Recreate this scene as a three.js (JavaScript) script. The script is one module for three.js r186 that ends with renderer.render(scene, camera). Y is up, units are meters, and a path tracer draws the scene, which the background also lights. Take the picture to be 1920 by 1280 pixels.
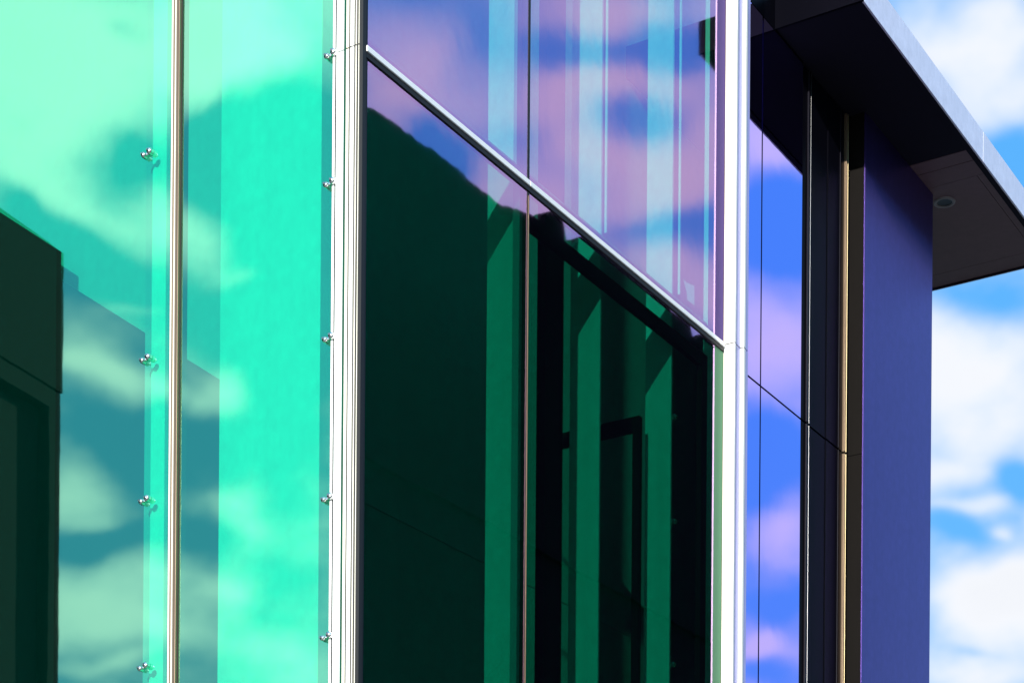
import * as THREE from 'three';
import { RoundedBoxGeometry } from 'three/addons/geometries/RoundedBoxGeometry.js';
import { createNoise3D, createNoise2D } from 'simplex-noise';

// ---------------------------------------------------------------- camera, sky, sun, exposure
// Axes: x runs along the violet facade (away from the viewer), z is that facade's outward normal, y is up; the glass corner stands at the origin.
const scene = new THREE.Scene();
const camera = new THREE.PerspectiveCamera(2 * Math.atan(640 / 3734) * 180 / Math.PI, 1.5, 0.1, 3000);
{
  const th = 32.07 * Math.PI / 180, roll = 0.0074;
  const F = new THREE.Vector3(Math.cos(th), 0, -Math.sin(th)), R = new THREE.Vector3(Math.sin(th), 0, Math.cos(th)), U = new THREE.Vector3(0, 1, 0);
  const r = R.clone().multiplyScalar(Math.cos(roll)).addScaledVector(U, Math.sin(roll)), u = U.clone().multiplyScalar(Math.cos(roll)).addScaledVector(R, -Math.sin(roll));
  camera.position.set(-10.761, 1.6, 8);
  camera.quaternion.setFromRotationMatrix(new THREE.Matrix4().makeBasis(r, u, F.clone().negate()));
  camera.setViewOffset(1920, 1280, 0, -1600, 1920, 1280);      // a shift lens: level camera, raised frame
}
const renderer = new THREE.WebGLRenderer({ antialias: true });
renderer.toneMapping = THREE.LinearToneMapping;
renderer.toneMappingExposure = 1.6;
renderer.shadowMap.enabled = true;

const SUN = new THREE.Vector3(-0.966, 0, 0.26).multiplyScalar(Math.cos(0.4)).setY(Math.sin(0.4));
const sun = new THREE.DirectionalLight(new THREE.Color(1, 0.95, 0.86), 5);
sun.name = 'sun';
sun.position.copy(SUN).multiplyScalar(60); sun.target.position.set(4, 6, 0);
sun.castShadow = true; sun.shadow.mapSize.set(4096, 4096);
Object.assign(sun.shadow.camera, { left: -30, right: 30, top: 30, bottom: -30, near: 1, far: 150 });
scene.add(sun, sun.target);

let seed = 7;
const rnd = () => { seed = (seed * 1664525 + 1013904223) >>> 0; return seed / 4294967296; };
const noise3 = createNoise3D(rnd), noise2 = createNoise2D(rnd);
const sst = (a, b, x) => { x = Math.min(1, Math.max(0, (x - a) / (b - a))); return x * x * (3 - 2 * x); };

// Cumulus of this afternoon: azimuth, elevation in degrees, the inverse of each cloud's 2 x 2 extent, and its density (negative: a blue gap)
const CLOUDS = [
  [-134.87,29.89,-0.407,-0.087,0.029,-0.975,1.0], [-134.16,27.87,-0.411,0.2,-0.248,-0.619,1.0], [-135.91,28.17,-0.556,-0.239,0.174,-0.897,0.8], [-134.9,26.41,-0.676,-0.526,0.653,-1.373,0.9],
  [-135.49,25.68,-0.723,-0.38,0.687,-2.334,0.8], [-136.82,25.43,-0.94,-0.39,0.306,-1.394,0.9], [-137.85,25.82,-1.343,0.012,-0.088,-1.166,0.6], [-138.71,29.9,-0.835,0.008,-0.06,-0.798,0.9],
  [-138.94,29.0,-1.669,0.016,-0.089,-1.232,0.7], [-138.98,25.41,-1.111,-0.224,0.089,-1.139,0.9], [-140.21,29.67,-0.755,-0.343,0.35,-1.64,0.9], [-140.04,24.48,-1.207,0.011,-0.185,-3.176,0.5],
  [-136.98,23.7,-1.091,0.239,-1.11,-4.864,0.4], [-135.52,21.99,-1.106,-0.433,0.577,-2.436,0.8], [-136.34,21.47,-0.867,-1.471,1.994,-1.389,0.7], [-137.22,21.8,-1.499,0.013,-0.25,-3.495,0.5],
  [-138.78,21.84,-0.874,0.382,-0.91,-2.392,0.8], [-135.55,19.24,-0.878,0.723,-0.673,-0.938,0.9], [-136.29,18.48,-1.092,-0.413,0.615,-2.322,0.5], [-139.71,18.89,-0.827,-0.153,0.207,-1.908,0.9],
  [-136.01,16.41,-0.518,0.053,-0.192,-1.31,1.0], [-137.78,16.38,-0.747,0.006,-0.088,-1.598,0.8], [-139.27,16.74,-0.952,0.008,-0.117,-2.395,0.7], [-136.75,15.63,-0.564,0.004,-0.139,-2.387,0.6],
  [-135.15,14.41,-1.137,-0.197,0.378,-3.511,0.35], [-137.05,14.66,-0.918,0.269,-1.411,-4.555,0.4], [-135.46,29.33,-1.529,0.766,-1.436,-3.739,-0.55], [-136.92,29.87,-2.026,1.026,-1.017,-2.756,-0.55],
  [-136.88,27.25,-1.253,-1.189,0.949,-1.618,-0.9], [-133.6,26.04,-1.541,0.014,-0.178,-1.666,-0.9], [-139.26,27.73,-1.904,0.018,-0.064,-0.934,-0.7], [-135.94,24.56,-0.614,-0.184,0.242,-1.731,-0.8],
  [-137.01,20.27,-1.126,0.009,-0.065,-0.942,-0.6], [-136.73,17.83,-0.564,0.005,-0.189,-2.931,-0.5], [-136.14,17.79,-1.133,0.009,-0.165,-2.447,-0.5], [-141.0,26.88,-0.551,0.005,-0.03,-0.55,-0.7],
  [-141.65,21.6,-0.549,0.005,-0.022,-0.505,-0.8], [35.38,30.22,-0.445,-0.209,0.221,-0.915,1.0], [35.97,28.22,-0.742,-0.765,0.499,-0.81,0.8], [33.99,28.86,-0.637,-0.466,0.52,-1.232,0.8],
  [32.9,27.08,-0.77,-0.666,0.732,-1.353,0.8], [31.08,28.77,-1.087,0.01,0.003,-1.696,0.8], [29.24,29.22,-0.712,-0.158,0.362,-2.412,0.9], [31.06,27.09,-1.02,-0.459,0.32,-1.106,0.9],
  [29.84,27.45,-0.802,-0.172,0.244,-1.632,0.8], [29.21,26.22,-1.069,-0.225,0.208,-1.332,0.7], [26.95,28.82,-1.314,0.013,0.039,-1.217,0.7], [27.54,26.8,-0.82,0.008,0.048,-1.823,0.8],
  [27.67,24.82,-1.016,-0.443,0.484,-1.494,0.8], [26.6,24.16,-1.645,0.015,0.039,-1.31,0.7], [29.87,30.73,-0.933,0.009,0.03,-2.52,0.6], [26.66,30.65,-1.645,0.016,0.107,-2.947,0.5],
  [28.03,30.69,-1.31,0.013,0.114,-4.415,0.4], [30.93,29.99,-0.931,0.009,0.007,-2.171,-0.9], [28.79,30.03,-0.654,0.006,0.057,-2.901,-0.8], [26.96,29.86,-1.095,0.011,0.072,-2.174,-0.8],
  [28.7,28.21,-0.935,0.009,0.04,-2.101,-1.0], [34.44,27.84,-0.909,-0.789,0.897,-1.716,-1.0], [33.39,30.26,-1.63,0.016,-0.022,-1.456,-0.5], [28.37,25.84,-0.802,-0.168,0.369,-2.27,-0.9],
  [26.77,25.92,-1.315,0.012,0.041,-1.348,-0.7], [25.12,27.8,-0.924,-0.69,0.908,-1.823,0.8], [24.93,23.34,-0.809,-0.162,0.171,-0.903,1.0], [24.5,18.0,-1.058,-0.305,0.259,-0.938,0.9],
  [25.01,15.29,-1.655,0.013,0.07,-2.822,0.9], [25.21,21.33,-3.307,0.028,0.13,-3.781,0.4], [24.8,25.85,-0.736,0.007,0.04,-0.901,-1.0], [24.9,20.32,-0.736,0.006,0.032,-0.933,-1.0],
  [24.87,16.34,-0.828,0.007,0.049,-1.783,-0.6], [24.85,14.5,-0.828,0.006,0.067,-2.802,-0.6], [-19.92,29.78,0.513,-0.247,-0.51,-1.389,0.62], [-18.47,29.99,0.768,0.007,-0.177,-1.786,0.7],
  [-18.89,28.43,0.618,-0.474,-0.689,-1.254,0.6], [-19.85,22.29,0.62,0.128,0.072,-0.851,0.85], [-18.39,21.92,0.768,0.006,-0.055,-0.708,0.95], [-19.54,20.32,0.772,0.48,0.598,-1.309,0.7],
  [-19.98,19.55,1.364,0.011,-0.183,-3.001,0.5], [-19.53,18.72,0.98,0.1,0.131,-6.733,0.5], [-18.65,18.13,2.683,-0.493,-1.663,-7.312,0.45], [-19.22,15.84,0.486,-0.041,-0.131,-0.96,1.2],
  [-18.06,16.18,0.77,0.006,-0.073,-1.213,1.1], [-19.5,14.31,0.456,0.004,-0.083,-1.777,1.0], [-18.22,26.61,0.891,-0.402,-0.443,-1.13,-0.9], [-18.84,23.61,0.626,0.005,-0.182,-2.277,-0.5],
  [-18.23,19.3,1.043,0.636,0.546,-1.181,-0.9], [-19.53,18.04,0.57,0.005,-0.136,-2.307,-0.6], [-18.85,14.91,1.72,0.013,-0.369,-7.167,-0.5],
];
function makeSky() {
  const W = 4096, H = 2048, data = new Float32Array(W * H * 4), s = SUN.clone().normalize();
  for (let row = 0; row < H; row++) {
    const el = ((row + 0.5) / H - 0.5) * 180, e = el * Math.PI / 180, y = Math.sin(e), ce = Math.cos(e);
    const near = el > 4 && el < 42 ? CLOUDS.filter((c) => Math.abs(c[1] - el) < 9) : [];
    const hz = Math.exp(-Math.max(0, el) / 13), zen = sst(25, 90, el);
    for (let col = 0; col < W; col++) {
      const i = (row * W + col) * 4;
      if (el < -0.2) { data[i] = 0.1; data[i + 1] = 0.11; data[i + 2] = 0.12; data[i + 3] = 1; continue; }
      const az = ((col + 0.5) / W - 0.5) * 360, a = az * Math.PI / 180, x = Math.cos(a) * ce, z = Math.sin(a) * ce;
      const cs = x * s.x + y * s.y + z * s.z;
      const wx = noise3(x * 9, y * 12, z * 9), wy = noise3(x * 9 + 40, y * 12, z * 9), w2x = noise3(x * 24, y * 30, z * 24 + 9), w2y = noise3(x * 24, y * 30 + 7, z * 24);
      let n = 0, amp = 0.5, f = 5;
      for (let k = 0; k < 6; k++, amp *= 0.53, f *= 2.1) n += amp * noise3(x * f + wx * 0.25, y * f * 1.7, z * f + wy * 0.25);
      let b = 0;
      for (const c of near) {
        const dx = az - c[0] + wx * 0.5 + w2x * 0.32, dy = el - c[1] + wy * 0.32 + w2y * 0.22;
        const p = c[2] * dx + c[3] * dy, q = c[4] * dx + c[5] * dy, r2 = p * p + q * q;
        if (r2 < 7) b += c[6] * Math.exp(-0.9 * r2);
      }
      b = b > 0 ? 1 - Math.exp(-1.15 * b) : Math.max(b, -1);
      const d = 0.44 + 0.42 * n + 0.5 * b, al = sst(0.3, 0.92, d);
      const thick = sst(0.6, 1.15, d + 0.12 * n), glow = 1 + 2.3 * Math.exp(-Math.pow(Math.acos(Math.min(1, cs)) / 0.95, 2));
      const sr = 0.05 + 0.14 * hz - 0.01 * zen, sg = 0.265 + 0.17 * hz - 0.1 * zen, sb = 0.62 + 0.03 * hz - 0.22 * zen;
      const g2 = 0.25 * (glow - 1), lit = (0.62 - 0.035 * thick) * glow;
      data[i] = (sr + g2 * 0.05) * (1 - al) + lit * 0.96 * al;
      data[i + 1] = (sg + g2 * 0.3) * (1 - al) + lit * 0.985 * al;
      data[i + 2] = (sb + g2 * 0.0) * (1 - al) + lit * 1.04 * al;
      data[i + 3] = 1;
    }
  }
  const t = new THREE.DataTexture(data, W, H, THREE.RGBAFormat, THREE.FloatType);
  t.mapping = THREE.EquirectangularReflectionMapping; t.magFilter = THREE.LinearFilter; t.needsUpdate = true;
  return t;
}
const skyTexture = makeSky();
scene.background = skyTexture; scene.environment = skyTexture;

// ---------------------------------------------------------------- materials
function noiseMap(size, fn, srgb) {
  const d = new Uint8Array(size * size * 4);
  for (let j = 0; j < size; j++) for (let i = 0; i < size; i++) {
    const v = Math.max(0, Math.min(255, Math.round(fn(i / size, j / size) * 255))), o = (j * size + i) * 4;
    d[o] = d[o + 1] = d[o + 2] = v; d[o + 3] = 255;
  }
  const t = new THREE.DataTexture(d, size, size, THREE.RGBAFormat);
  t.wrapS = t.wrapT = THREE.RepeatWrapping; t.magFilter = THREE.LinearFilter; t.needsUpdate = true;
  if (srgb) t.colorSpace = THREE.SRGBColorSpace;
  return t;
}
const tileN = (u, v, f) => { const a = u * 2 * Math.PI, b = v * 2 * Math.PI; return noise3(Math.cos(a) * f + 5, Math.sin(a) * f, Math.cos(b) * f) * 0.6 + noise3(Math.sin(b) * f, Math.cos(a) * f + 9, Math.sin(a) * f) * 0.4; };
const grime = noiseMap(512, (u, v) => 0.93 + 0.035 * tileN(u, v, 1.3) + 0.025 * tileN(u, v, 6) + 0.02 * (rnd() - 0.5), true);
const streaks = noiseMap(512, (u, v) => 0.94 + 0.03 * noise2(u * 90, v * 2.5) + 0.02 * noise2(u * 25, v * 1.2) + 0.015 * (rnd() - 0.5), true);
const waves = noiseMap(512, (u, v) => 0.5 + 0.35 * tileN(u, v, 0.8) + 0.1 * tileN(u, v, 2.2));
waves.repeat.set(0.45, 0.45);
const concrete = noiseMap(512, (u, v) => 0.8 + 0.09 * tileN(u, v, 2) + 0.06 * tileN(u, v, 9) + 0.08 * (rnd() - 0.5), true);
concrete.repeat.set(0.25, 0.25);
const lin = (r, g, b) => new THREE.Color().setRGB(r, g, b);
const std = (r, g, b, roughness, metalness = 0, extra = {}) => new THREE.MeshStandardMaterial({ color: lin(r, g, b), roughness, metalness, ...extra });
const tinted = (r, g, b) => new THREE.MeshPhysicalMaterial({ color: lin(r, g, b), roughness: 0, metalness: 0, transmission: 1, thickness: 0, ior: 1.5, specularIntensity: 0 });
const coating = (r, g, b, opacity, roughness = 0.015, wave = 0.00025) => new THREE.MeshStandardMaterial({ color: lin(r, g, b), metalness: 1, roughness, transparent: true, opacity, bumpMap: waves, bumpScale: wave });
const matte = (r, g, b, roughness = 0.9, extra = {}) => new THREE.MeshPhysicalMaterial({ color: lin(r, g, b), roughness, specularIntensity: 0.12, ...extra });
const M = {
  mint: matte(0.8, 0.84, 0.82, 0.6, { map: streaks }), greenSeal: matte(0.01, 0.06, 0.04, 0.6),
  violetBorder: matte(0.09, 0.05, 0.2, 0.5), greenBorder: matte(0.1, 0.24, 0.13, 0.5), lavender: std(0.45, 0.45, 0.8, 0.35, 0.2, { map: streaks }),  // lavender: sky-lit shade of the white pilaster put into its colour
  greenGlass: tinted(0.2, 0.97, 0.82), greenCoat: coating(0.42, 1, 0.68, 0.42, 0.015, 0.0001),
  violetGlass: tinted(0.52, 0.95, 0.85), violetCoat: coating(0.84, 0.52, 1.0, 0.56, 0.05, 0.0004),
  deepGlass: tinted(0.1, 0.68, 0.58), deepCoat: coating(0.84, 0.52, 1.0, 0.5, 0.02, 0.0003),
  blueMirror: std(0.52, 0.41, 0.98, 0.02, 1, { bumpMap: waves, bumpScale: 0.00015 }),
  white: std(0.82, 0.81, 0.78, 0.35, 0, { map: streaks }),
  cream: std(0.72, 0.68, 0.58, 0.35, 0, { map: streaks }),
  bright: std(0.92, 0.91, 0.89, 0.3, 0.15),
  bronze: std(0.2, 0.14, 0.095, 0.4, 0.6, { map: streaks }),
  gold: std(0.6, 0.48, 0.28, 0.4, 1),
  gasket: std(0.006, 0.006, 0.007, 0.6),
  blackPanel: matte(0.002, 0.002, 0.004, 0.35, { specularIntensity: 0.04 }),
  darkRib: matte(0.008, 0.0075, 0.012, 0.3),
  steel: std(0.3, 0.3, 0.31, 0.3, 1),
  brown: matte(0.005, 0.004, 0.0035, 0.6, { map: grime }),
  violetPanel: std(0.16, 0.1, 0.43, 0.36, 1, { map: grime }),
  fascia: std(0.9, 0.87, 1.0, 0.3, 0.3, { map: grime }),
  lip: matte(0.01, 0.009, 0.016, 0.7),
  soffit: std(0.14, 0.075, 0.08, 0.6, 0, { map: grime }),
  lamp: std(0.16, 0.14, 0.14, 0.4),
  lampInside: std(0.01, 0.01, 0.01, 0.3),
  innerWhite: std(0.82, 0.82, 0.8, 0.6, 0, { map: grime }),
  innerGrey: std(0.42, 0.44, 0.44, 0.7, 0, { map: grime }),
  partition: std(0.62, 0.64, 0.62, 0.8, 0, { map: grime }),
  frame: matte(0.01, 0.011, 0.011, 0.7),
  frameGrey: std(0.3, 0.3, 0.33, 0.5),
  stair: matte(0.012, 0.017, 0.024, 0.9, { map: grime }),
  chrome: std(0.85, 0.86, 0.84, 0.12, 1),
  paper: std(0.8, 0.8, 0.8, 0.8),
  roofing: std(0.2, 0.2, 0.21, 0.9, 0, { map: concrete }),
  darkCladding: matte(0.016, 0.018, 0.02, 1, { map: grime }),
  charcoal: matte(0.004, 0.0042, 0.0042, 1, { map: grime }),
  paving: std(0.24, 0.235, 0.225, 0.9, 0, { map: concrete }),
};

// ---------------------------------------------------------------- builders
function metres(g) {                                              // uv in metres, by the way each face points
  const p = g.attributes.position, n = g.attributes.normal, uv = g.attributes.uv;
  for (let i = 0; i < p.count; i++) {
    const ax = Math.abs(n.getX(i)), ay = Math.abs(n.getY(i)), az = Math.abs(n.getZ(i));
    if (ay > ax && ay > az) uv.setXY(i, p.getX(i), p.getZ(i)); else if (ax > az) uv.setXY(i, p.getZ(i), p.getY(i)); else uv.setXY(i, p.getX(i), p.getY(i));
  }
  return g;
}
function mesh(name, g, m, parent) { const o = new THREE.Mesh(g, m); o.name = name; o.castShadow = o.receiveShadow = true; parent.add(o); return o; }
function box(name, parent, m, [x0, x1], [y0, y1], [z0, z1], round = 0) {
  const w = x1 - x0, h = y1 - y0, d = z1 - z0;
  const g = round ? new RoundedBoxGeometry(w, h, d, 2, round) : new THREE.BoxGeometry(w, h, d);
  g.translate((x0 + x1) / 2, (y0 + y1) / 2, (z0 + z1) / 2);
  return mesh(name, metres(g), m, parent);
}
function group(name, parent) { const o = new THREE.Group(); o.name = name; parent.add(o); return o; }
function prism(name, parent, m, outline, depth, place) {          // outline in x, y; extruded along z, then placed
  const g = new THREE.ExtrudeGeometry(new THREE.Shape(outline.map(([x, y]) => new THREE.Vector2(x, y))), { depth, bevelEnabled: false });
  place(g); g.computeVertexNormals();
  return mesh(name, metres(g), m, parent);
}
function sheet(name, parent, m, w, h, place) { const g = new THREE.PlaneGeometry(w, h); place(g); return mesh(name, metres(g), m, parent); }

// ---------------------------------------------------------------- ground
const ground = mesh('ground', metres(new THREE.PlaneGeometry(1600, 1600).rotateX(-Math.PI / 2)), M.paving, scene);
ground.userData = { kind: 'structure', label: 'grey paved ground around the glass building', category: 'ground' };

// ---------------------------------------------------------------- the glass building
const B = group('glass_building', scene);
B.userData = { label: 'modern building with green and violet coated glass facades, white trims and overhanging flat roof', category: 'building' };
const TOP = 17;

// glass: each pane is tinted glass with a thin reflective coating on its outer face
function paneX(z0, z1, y0, y1, glass, coat) {                      // in the plane x = 0, facing -x
  const p = box('pane', B, glass, [-0.006, 0.006], [y0, y1], [z0, z1]);
  sheet('coating', p, coat, z1 - z0, y1 - y0, (g) => g.rotateY(-Math.PI / 2).translate(-0.009, (y0 + y1) / 2, (z0 + z1) / 2));
  return p;
}
function paneZ(x0, x1, y0, y1, glass, coat, border) {                      // in the plane z = 0, facing +z
  const p = box('pane', B, glass, [x0, x1], [y0, y1], [-0.006, 0.006]);
  const c1 = border ? x1 - 0.17 : x1;
  sheet('coating', p, coat, c1 - x0, y1 - y0, (g) => g.translate((x0 + c1) / 2, (y0 + y1) / 2, 0.009));
  if (border) box('added_border', p, border, [c1 + 0.001, x1], [y0, y1], [0.0065, 0.0095]);  // border added to cover the mirror image of the pilaster
  return p;
}
paneX(-8.95, -1.668, 0.4, TOP, M.greenGlass, M.greenCoat).userData.label = 'tall green glass pane mirroring clouds and a dark building';
paneX(-1.58, -0.205, 0.4, TOP, M.greenGlass, M.greenCoat).userData.label = 'tall green glass pane over a bright turquoise wall';
paneZ(0.022, 2.102, 9.318, TOP, M.violetGlass, M.violetCoat).userData.label = 'violet glass pane mirroring clouds above the white transom';
paneZ(2.132, 5.485, 9.318, TOP, M.violetGlass, M.violetCoat, M.violetBorder).userData.label = 'wide violet glass pane mirroring clouds above the white transom';
paneZ(0.022, 2.102, 0.4, 9.236, M.deepGlass, M.deepCoat).userData.label = 'dark green glass pane below the white transom';
paneZ(2.132, 5.485, 0.4, 9.236, M.deepGlass, M.deepCoat, M.greenBorder).userData.label = 'wide dark green glass pane below the white transom';

// corner trim, seen on the green side: bars and gaskets
{
  const T = group('corner_trim', B);
  const bar = (name, m, z0, z1, x0, y0 = 0.3, y1 = TOP) => { for (const [a, b] of [[y0, 9.305], [9.312, y1]]) box(name, T, m, [x0, 0.03], [a, b], [z0, z1], Math.min(0.004, (z1 - z0) / 3)); };
  bar('bar', M.white, -0.229, -0.209, -0.022);
  bar('bar', M.mint, -0.2, -0.137, -0.019);
  bar('bar', M.cream, -0.117, -0.093, -0.022);
  bar('bar', M.white, -0.081, -0.049, -0.024);
  bar('bar', M.cream, -0.0365, -0.027, -0.024);
  bar('bar', M.cream, -0.013, -0.007, -0.022);
  for (const [a, b, m] of [[-0.2085, -0.2005, M.darkRib], [-0.1365, -0.1175, M.greenSeal], [-0.0925, -0.0815, M.gasket], [-0.0485, -0.037, M.gasket], [-0.0265, -0.0135, M.gasket], [-0.0065, 0.012, M.gasket]]) box('gasket', T, m, [-0.017, 0.05], [0.3, TOP], [a, b]);
  box('corner_post', T, M.gasket, [-0.018, 0.02], [0.3, TOP], [0.0121, 0.022]);
}
// green facade mullion
{
  const T = group('mullion', B);
  box('gasket', T, M.gasket, [-0.012, 0.06], [0.3, TOP], [-1.667, -1.581]);
  box('rib', T, M.cream, [-0.035, 0], [0.3, TOP], [-1.664, -1.65], 0.004);
  box('rib', T, M.cream, [-0.04, 0], [0.3, TOP], [-1.628, -1.617], 0.003);
  box('cap', T, M.bronze, [-0.036, 0], [0.3, TOP], [-1.615, -1.588], 0.004);
  box('rib', T, M.bronze, [-0.03, 0], [0.3, TOP], [-1.648, -1.637], 0.003);
}
// violet facade mullion and transom
{
  const T = group('mullion', B);
  box('gasket', T, M.gasket, [2.1025, 2.1315], [9.32, TOP], [-0.05, 0.012]);
  box('gasket', T, M.gasket, [2.1025, 2.1315], [0.3, 9.234], [-0.05, 0.012]);
  box('rib', T, M.bronze, [2.112, 2.117], [0.3, 9.2], [0, 0.02]);
}
{
  const T = group('transom', B);
  box('cap', T, M.bright, [0.024, 2.115], [9.274, 9.315], [-0.03, 0.03], 0.005);
  box('cap', T, M.bright, [2.119, 5.484], [9.274, 9.315], [-0.03, 0.03], 0.005);
  box('gasket', T, M.gasket, [0.024, 5.484], [9.237, 9.2735], [-0.03, 0.02]);
}
// pilaster at the end of the violet facade
{
  const T = group('pilaster', B);
  for (const [a, b] of [[0.3, 9.302], [9.31, TOP]]) {
    box('seal', T, M.bronze, [5.486, 5.497], [a, b], [-0.04, 0.012]);
    box('flange', T, M.white, [5.492, 5.525], [a, b], [-0.03, 0.02], 0.004);
    box('face_plate', T, M.white, [5.5, 5.53], [a, b], [0, 0.118], 0.003);
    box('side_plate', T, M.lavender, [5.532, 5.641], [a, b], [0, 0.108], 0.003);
    box('rib', T, M.white, [5.642, 5.682], [a, b], [0, 0.14], 0.004);
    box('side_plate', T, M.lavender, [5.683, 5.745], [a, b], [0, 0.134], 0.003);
  }
  box('joint', T, M.gasket, [5.51, 5.74], [9.3, 9.312], [-0.02, 0.105]);
}
// mirror glass and black panels between pilaster and fin wall
{
  const rows = [[0.3, 9.232], [9.252, 12.72]];
  for (const [y0, y1] of rows) {
    box('mirror_panel', B, M.blueMirror, [5.76, 6.352], [y0, y1], [-0.055, -0.03]);
    box('mirror_panel', B, M.blueMirror, [6.378, 7.292], [y0, y1], [-0.055, -0.03]);
    const p = box('black_panel', B, M.blackPanel, [7.298, 7.9], [y0, y1], [-0.055, -0.03]);
    box('rib', p, M.darkRib, [7.40, 7.43], [y0, y1], [-0.03, -0.012], 0.004);
    box('rib', p, M.steel, [7.465, 7.472], [y0, y1], [-0.03, -0.016], 0.002);
    const q = box('black_panel', B, M.blackPanel, [7.906, 8.31], [y0, y1], [-0.055, -0.022]);
    box('rib', q, M.darkRib, [8.2, 8.215], [y0, y1], [-0.022, -0.012], 0.004);
    box('edge_trim', B, M.bronze, [8.33, 8.345], [y0, y1], [-0.055, 0.0], 0.003);
    box('edge_trim', B, M.gold, [8.362, 8.372], [y0, y1], [-0.055, 0.004], 0.002);
  }
  box('black_panel', B, M.blackPanel, [5.76, 7.29], [12.73, 16], [-0.055, -0.03]);
  box('back_wall', B, M.gasket, [5.56, 8.46], [0.2, 13.5], [-0.12, -0.056]);
}
// projecting violet wall under the roof
{
  const T = group('violet_wall', B);
  box('panel', T, M.violetPanel, [8.462, 10.428], [0.2, 12.748], [0.138, 0.15]);
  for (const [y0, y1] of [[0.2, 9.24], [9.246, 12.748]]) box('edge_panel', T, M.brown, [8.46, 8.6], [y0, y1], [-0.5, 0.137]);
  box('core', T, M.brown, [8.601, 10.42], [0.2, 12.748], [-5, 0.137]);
}
// flat overhanging roof
{
  const R = group('roof', B);
  box('deck', R, M.roofing, [6.66, 12.66], [12.79, 13.04], [-5, 0.84]);
  for (const [a, b] of [[6.66, 10.02], [10.025, 12.67]]) {
    box('fascia_panel', R, M.fascia, [a, b], [12.741, 13.062], [0.842, 0.862], 0.003);
    box('lip', R, M.lip, [a, b], [12.736, 12.78], [0.785, 0.8415]);
  }
  box('end_panel', R, M.blackPanel, [6.63, 6.658], [12.74, 13.06], [-5, 0.862]);
  box('fascia_panel', R, M.fascia, [12.662, 12.68], [12.741, 13.06], [-5, 0.84]);
  const soff = (x0, x1, z0, z1) => box('soffit_panel', R, M.soffit, [x0, x1], [12.75, 12.78], [z0, z1]);
  box('soffit_panel', R, M.lip, [6.66, 9.71], [12.75, 12.78], [-5, 0.783]); soff(9.722, 9.951, -5, 0.783); soff(9.963, 10.285, -5, 0.783);  // first panel near black: deep shade under the roof put into its colour
  soff(10.291, 12.3, -5, 0.698);
  soff(10.291, 12.3, 0.704, 0.783); soff(12.306, 12.62, -5, 0.783);
  box('lip', R, M.lip, [12.622, 12.66], [12.738, 12.779], [-5, 0.783]);
  const L = group('downlight', R);
  const ring = new THREE.LatheGeometry([[0.083, 0.0], [0.087, -0.012], [0.1, -0.016], [0.118, -0.012], [0.122, 0.0]].map(([r, y]) => new THREE.Vector2(r, y)), 40);
  mesh('trim_ring', ring.translate(10.66, 12.75, 0.2), M.lamp, L);
  mesh('reflector', new THREE.LatheGeometry([[0.0, -0.003], [0.07, -0.002], [0.086, -0.006]].map(([r, y]) => new THREE.Vector2(r, y)), 40).translate(10.66, 12.75, 0.2), M.lampInside, L);
}
// glass clamps
function clamp(z, y, x = 0) {
  const c = group('glass_clamp', B);
  c.position.x = x;
  for (const [dz, dy, r] of [[-0.03, -0.006, 0.021], [0.024, 0.01, 0.024]]) {
    const g = new THREE.LatheGeometry([[0, 0.045], [0.006, 0.045], [0.008, 0.038], [r * 0.7, 0.04], [r, 0.03], [r * 0.92, 0.02], [r, 0.012], [r, 0]].map(([a, b]) => new THREE.Vector2(a, b)), 9).rotateZ(Math.PI / 2).translate(-0.012, y + dy, z + dz);
    const k = mesh('knob', g, M.chrome, c);
    mesh('bolt', new THREE.CylinderGeometry(0.007, 0.007, 0.01, 6).rotateZ(Math.PI / 2).translate(-0.062, y + dy, z + dz), M.steel, k);
  }
  box('link', c, M.chrome, [-0.03, -0.012], [y - 0.008, y + 0.012], [z - 0.03, z + 0.024], 0.005);
}
for (const y of [9.3, 8.43, 7.383, 6.3, 5.364]) clamp(-0.236, y);
for (const y of [8.566, 7.631, 6.347]) clamp(-0.3, y, 5.12);
for (const y of [9.08, 7.6, 6.583, 5.381]) clamp(-1.89, y);

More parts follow.
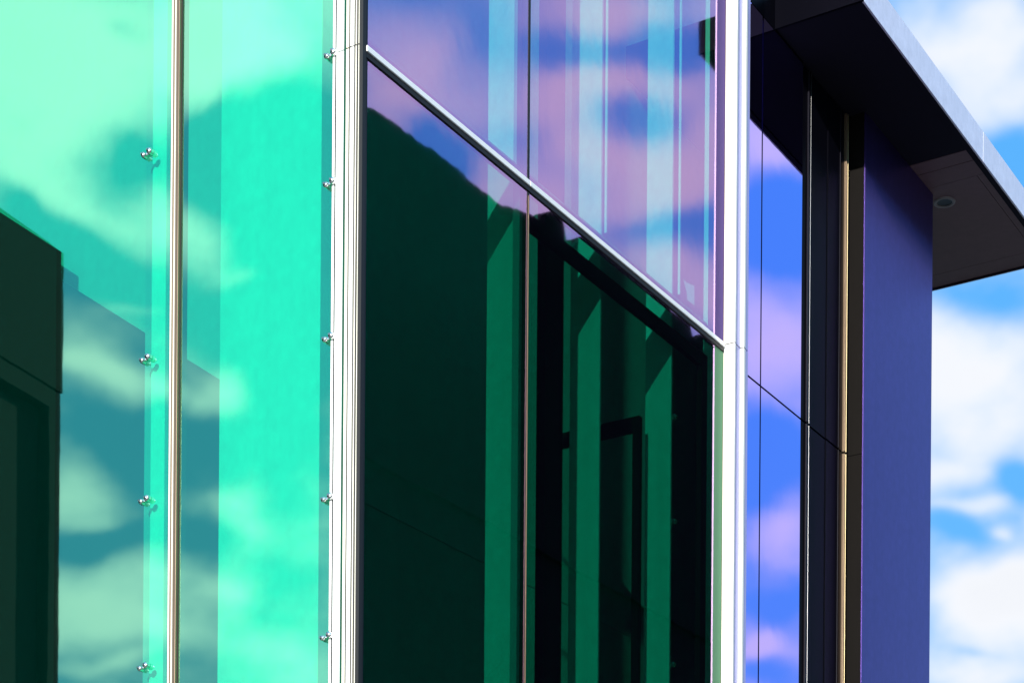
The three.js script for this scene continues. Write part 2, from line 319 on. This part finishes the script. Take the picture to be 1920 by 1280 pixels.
// inside, behind the violet facade
{
  const P = group('partition', B);
  box('top_board', P, M.partition, [2.3, 9], [9.305, TOP], [-1.72, -1.653]);
  box('upper_board', P, M.partition, [2.3, 9], [7.22, 9.3], [-1.72, -1.65]);
  box('lower_board', P, M.partition, [2.3, 9], [0.36, 7.215], [-1.72, -1.655]);
  for (const [x, z0, z1] of [[2.121, -0.362, -0.1], [3.427, -0.384, -0.1], [4.685, -0.354, -0.1]]) box('inner_column', B, M.innerWhite, [x, x + 0.025], [0.36, TOP], [z0, z1], 0.003);
  for (const x of [3.46, 4.77]) box('rod', B, M.innerWhite, [x, x + 0.012], [9.5, TOP], [-0.085, -0.065]);
  box('inner_column', B, M.frameGrey, [2.06, 2.1], [0.36, TOP], [-0.09, -0.03]);
  for (const [a, b] of [[0.06, 2.05], [2.18, 5.3]]) {               // window sill and inner frames
    box('sill', B, M.frameGrey, [a, b], [9.33, 9.44], [-0.09, -0.06]);
    const f = group('inner_frame', B);
    box('rail', f, M.frame, [a, b], [9.32, 9.385], [-0.055, -0.02]);
    box('stile', f, M.frame, [a - 0.03, a - 0.001], [9.32, TOP], [-0.055, -0.02]);
    box('stile', f, M.frame, [b + 0.001, b + 0.03], [9.32, TOP], [-0.055, -0.02]);
  }
  const g = group('inner_frame', B);
  box('rail', g, M.frame, [2.2, 5.16], [9.02, 9.13], [-0.092, -0.04]);
  box('stile', g, M.frame, [5.161, 5.27], [0.36, 9.13], [-0.092, -0.04]);
  box('stile', g, M.frame, [3.09, 3.38], [0.36, TOP], [-0.5, -0.42]);
  const h = group('inner_frame', B);
  box('rail', h, M.frame, [4.42, 4.48], [8.24, 8.362], [-1.12, -0.27]);
  box('stile', h, M.frame, [4.42, 4.48], [0.36, 8.239], [-0.335, -0.27]);
  box('jamb', B, M.innerWhite, [5.5, 5.56], [0.3, TOP], [-0.2, -0.035]);
  box('end_wall', B, M.partition, [9, 9.1], [0.3, 12.7], [-5, -0.13]);
}
// inside, behind the green facade
box('white_wall', B, M.innerWhite, [0.5, 0.62], [0.36, TOP], [-1.651, -0.722]);
box('inner_post', B, M.innerWhite, [0.08, 0.2], [0.36, TOP], [-1.94, -1.79]);
box('inner_post', B, M.frameGrey, [0.1, 0.2], [0.36, TOP], [-2.02, -1.945]);
box('inner_post', B, M.frameGrey, [0.06, 0.12], [0.36, TOP], [-1.788, -1.755]);
box('back_wall', B, M.innerGrey, [2.9, 3], [0.36, TOP], [-8.95, -1.73]);
box('end_wall', B, M.innerGrey, [0.02, 9.1], [0.3, TOP], [-9.15, -8.96]);
prism('added_dark_wall', B, M.stair, [[-8.94, 0.36], [-5.37, 0.36], [-5.37, 10.29], [-6.171, 10.86], [-8.94, 12.9]], 0.06, (g) => g.rotateY(-Math.PI / 2).translate(2.598, 0, 0));  // dark wall added to keep the glass dark behind the mirrored building
prism('stair_wall', B, M.stair, [[-8.94, 0.36], [-1.73, 0.36], [-1.73, 7.51], [-8.94, 12.49]], 0.1, (g) => g.rotateY(-Math.PI / 2).translate(2.7, 0, 0));
box('floor', B, M.roofing, [0, 8.45], [0.05, 0.3], [-9.15, -0.13]);
box('roof_slab', B, M.roofing, [-0.05, 5.76], [TOP + 0.002, TOP + 0.3], [-9.2, 0.16]);

// paper taped to the inside of the violet pane
{
  const p = group('paper_notice', scene);
  p.userData = { label: 'small white paper sheets taped inside the violet glass pane above the transom', category: 'paper' };
  prism('sheet', p, M.paper, [[4.745, 9.607], [4.80, 9.60], [4.95, 9.63], [4.955, 9.46], [4.82, 9.455], [4.81, 9.52]], 0.002, (g) => g.translate(0, 0, -0.016));
}

// ---------------------------------------------------------------- buildings mirrored in the glass
{
  const N = group('dark_clad_building', scene);
  N.userData = { label: 'dark panelled building mirrored at the edge of the green glass', category: 'building' };
  const turn = Math.atan2(-0.146, 0.989);
  N.position.set(-12.474, 0, -15.185); N.rotation.y = turn;
  box('upper_panel', N, M.darkCladding, [0, 9.8], [14.42, 16.67], [-8, 0]);
  box('lower_wall', N, M.darkCladding, [0.3, 9.8], [0, 14.1], [-8, -0.25]);
  box('corner_pier', N, M.darkCladding, [0.02, 0.299], [0, 14.4], [-8, -0.03]);
  box('lintel', N, M.darkCladding, [0.3, 9.8], [14.1, 14.4], [-8, -0.03]);
}
{
  const N = group('parapet_building', scene);
  N.userData = { label: 'dark building across the street, its notched parapet mirrored in the lower violet pane', category: 'building' };
  const top = [[16, 21.3], [18.55, 21.55], [19.07, 21.74], [19.38, 21.79], [22.07, 21.93], [22.31, 21.85], [23.45, 21.88], [24.59, 22.12], [25.08, 22.18], [25.34, 22.44], [25.67, 22.65], [26.14, 22.72], [26.23, 22.35], [26.39, 22.13], [26.58, 22.24], [26.94, 22.62], [27.27, 22.66], [30.66, 22.65], [32.12, 22.65], [32.3, 22.38], [32.47, 22.36], [32.9, 22.7], [33.63, 22.71]];
  prism('wall', N, M.charcoal, [[16, 0], ...top, [33.63, 0]], 8, (g) => g.translate(0, 0, 14));
  box('string_course', N, M.charcoal, [16, 33.6], [15.2, 16.4], [13.9, 13.998]);
}
renderer.render(scene, camera);
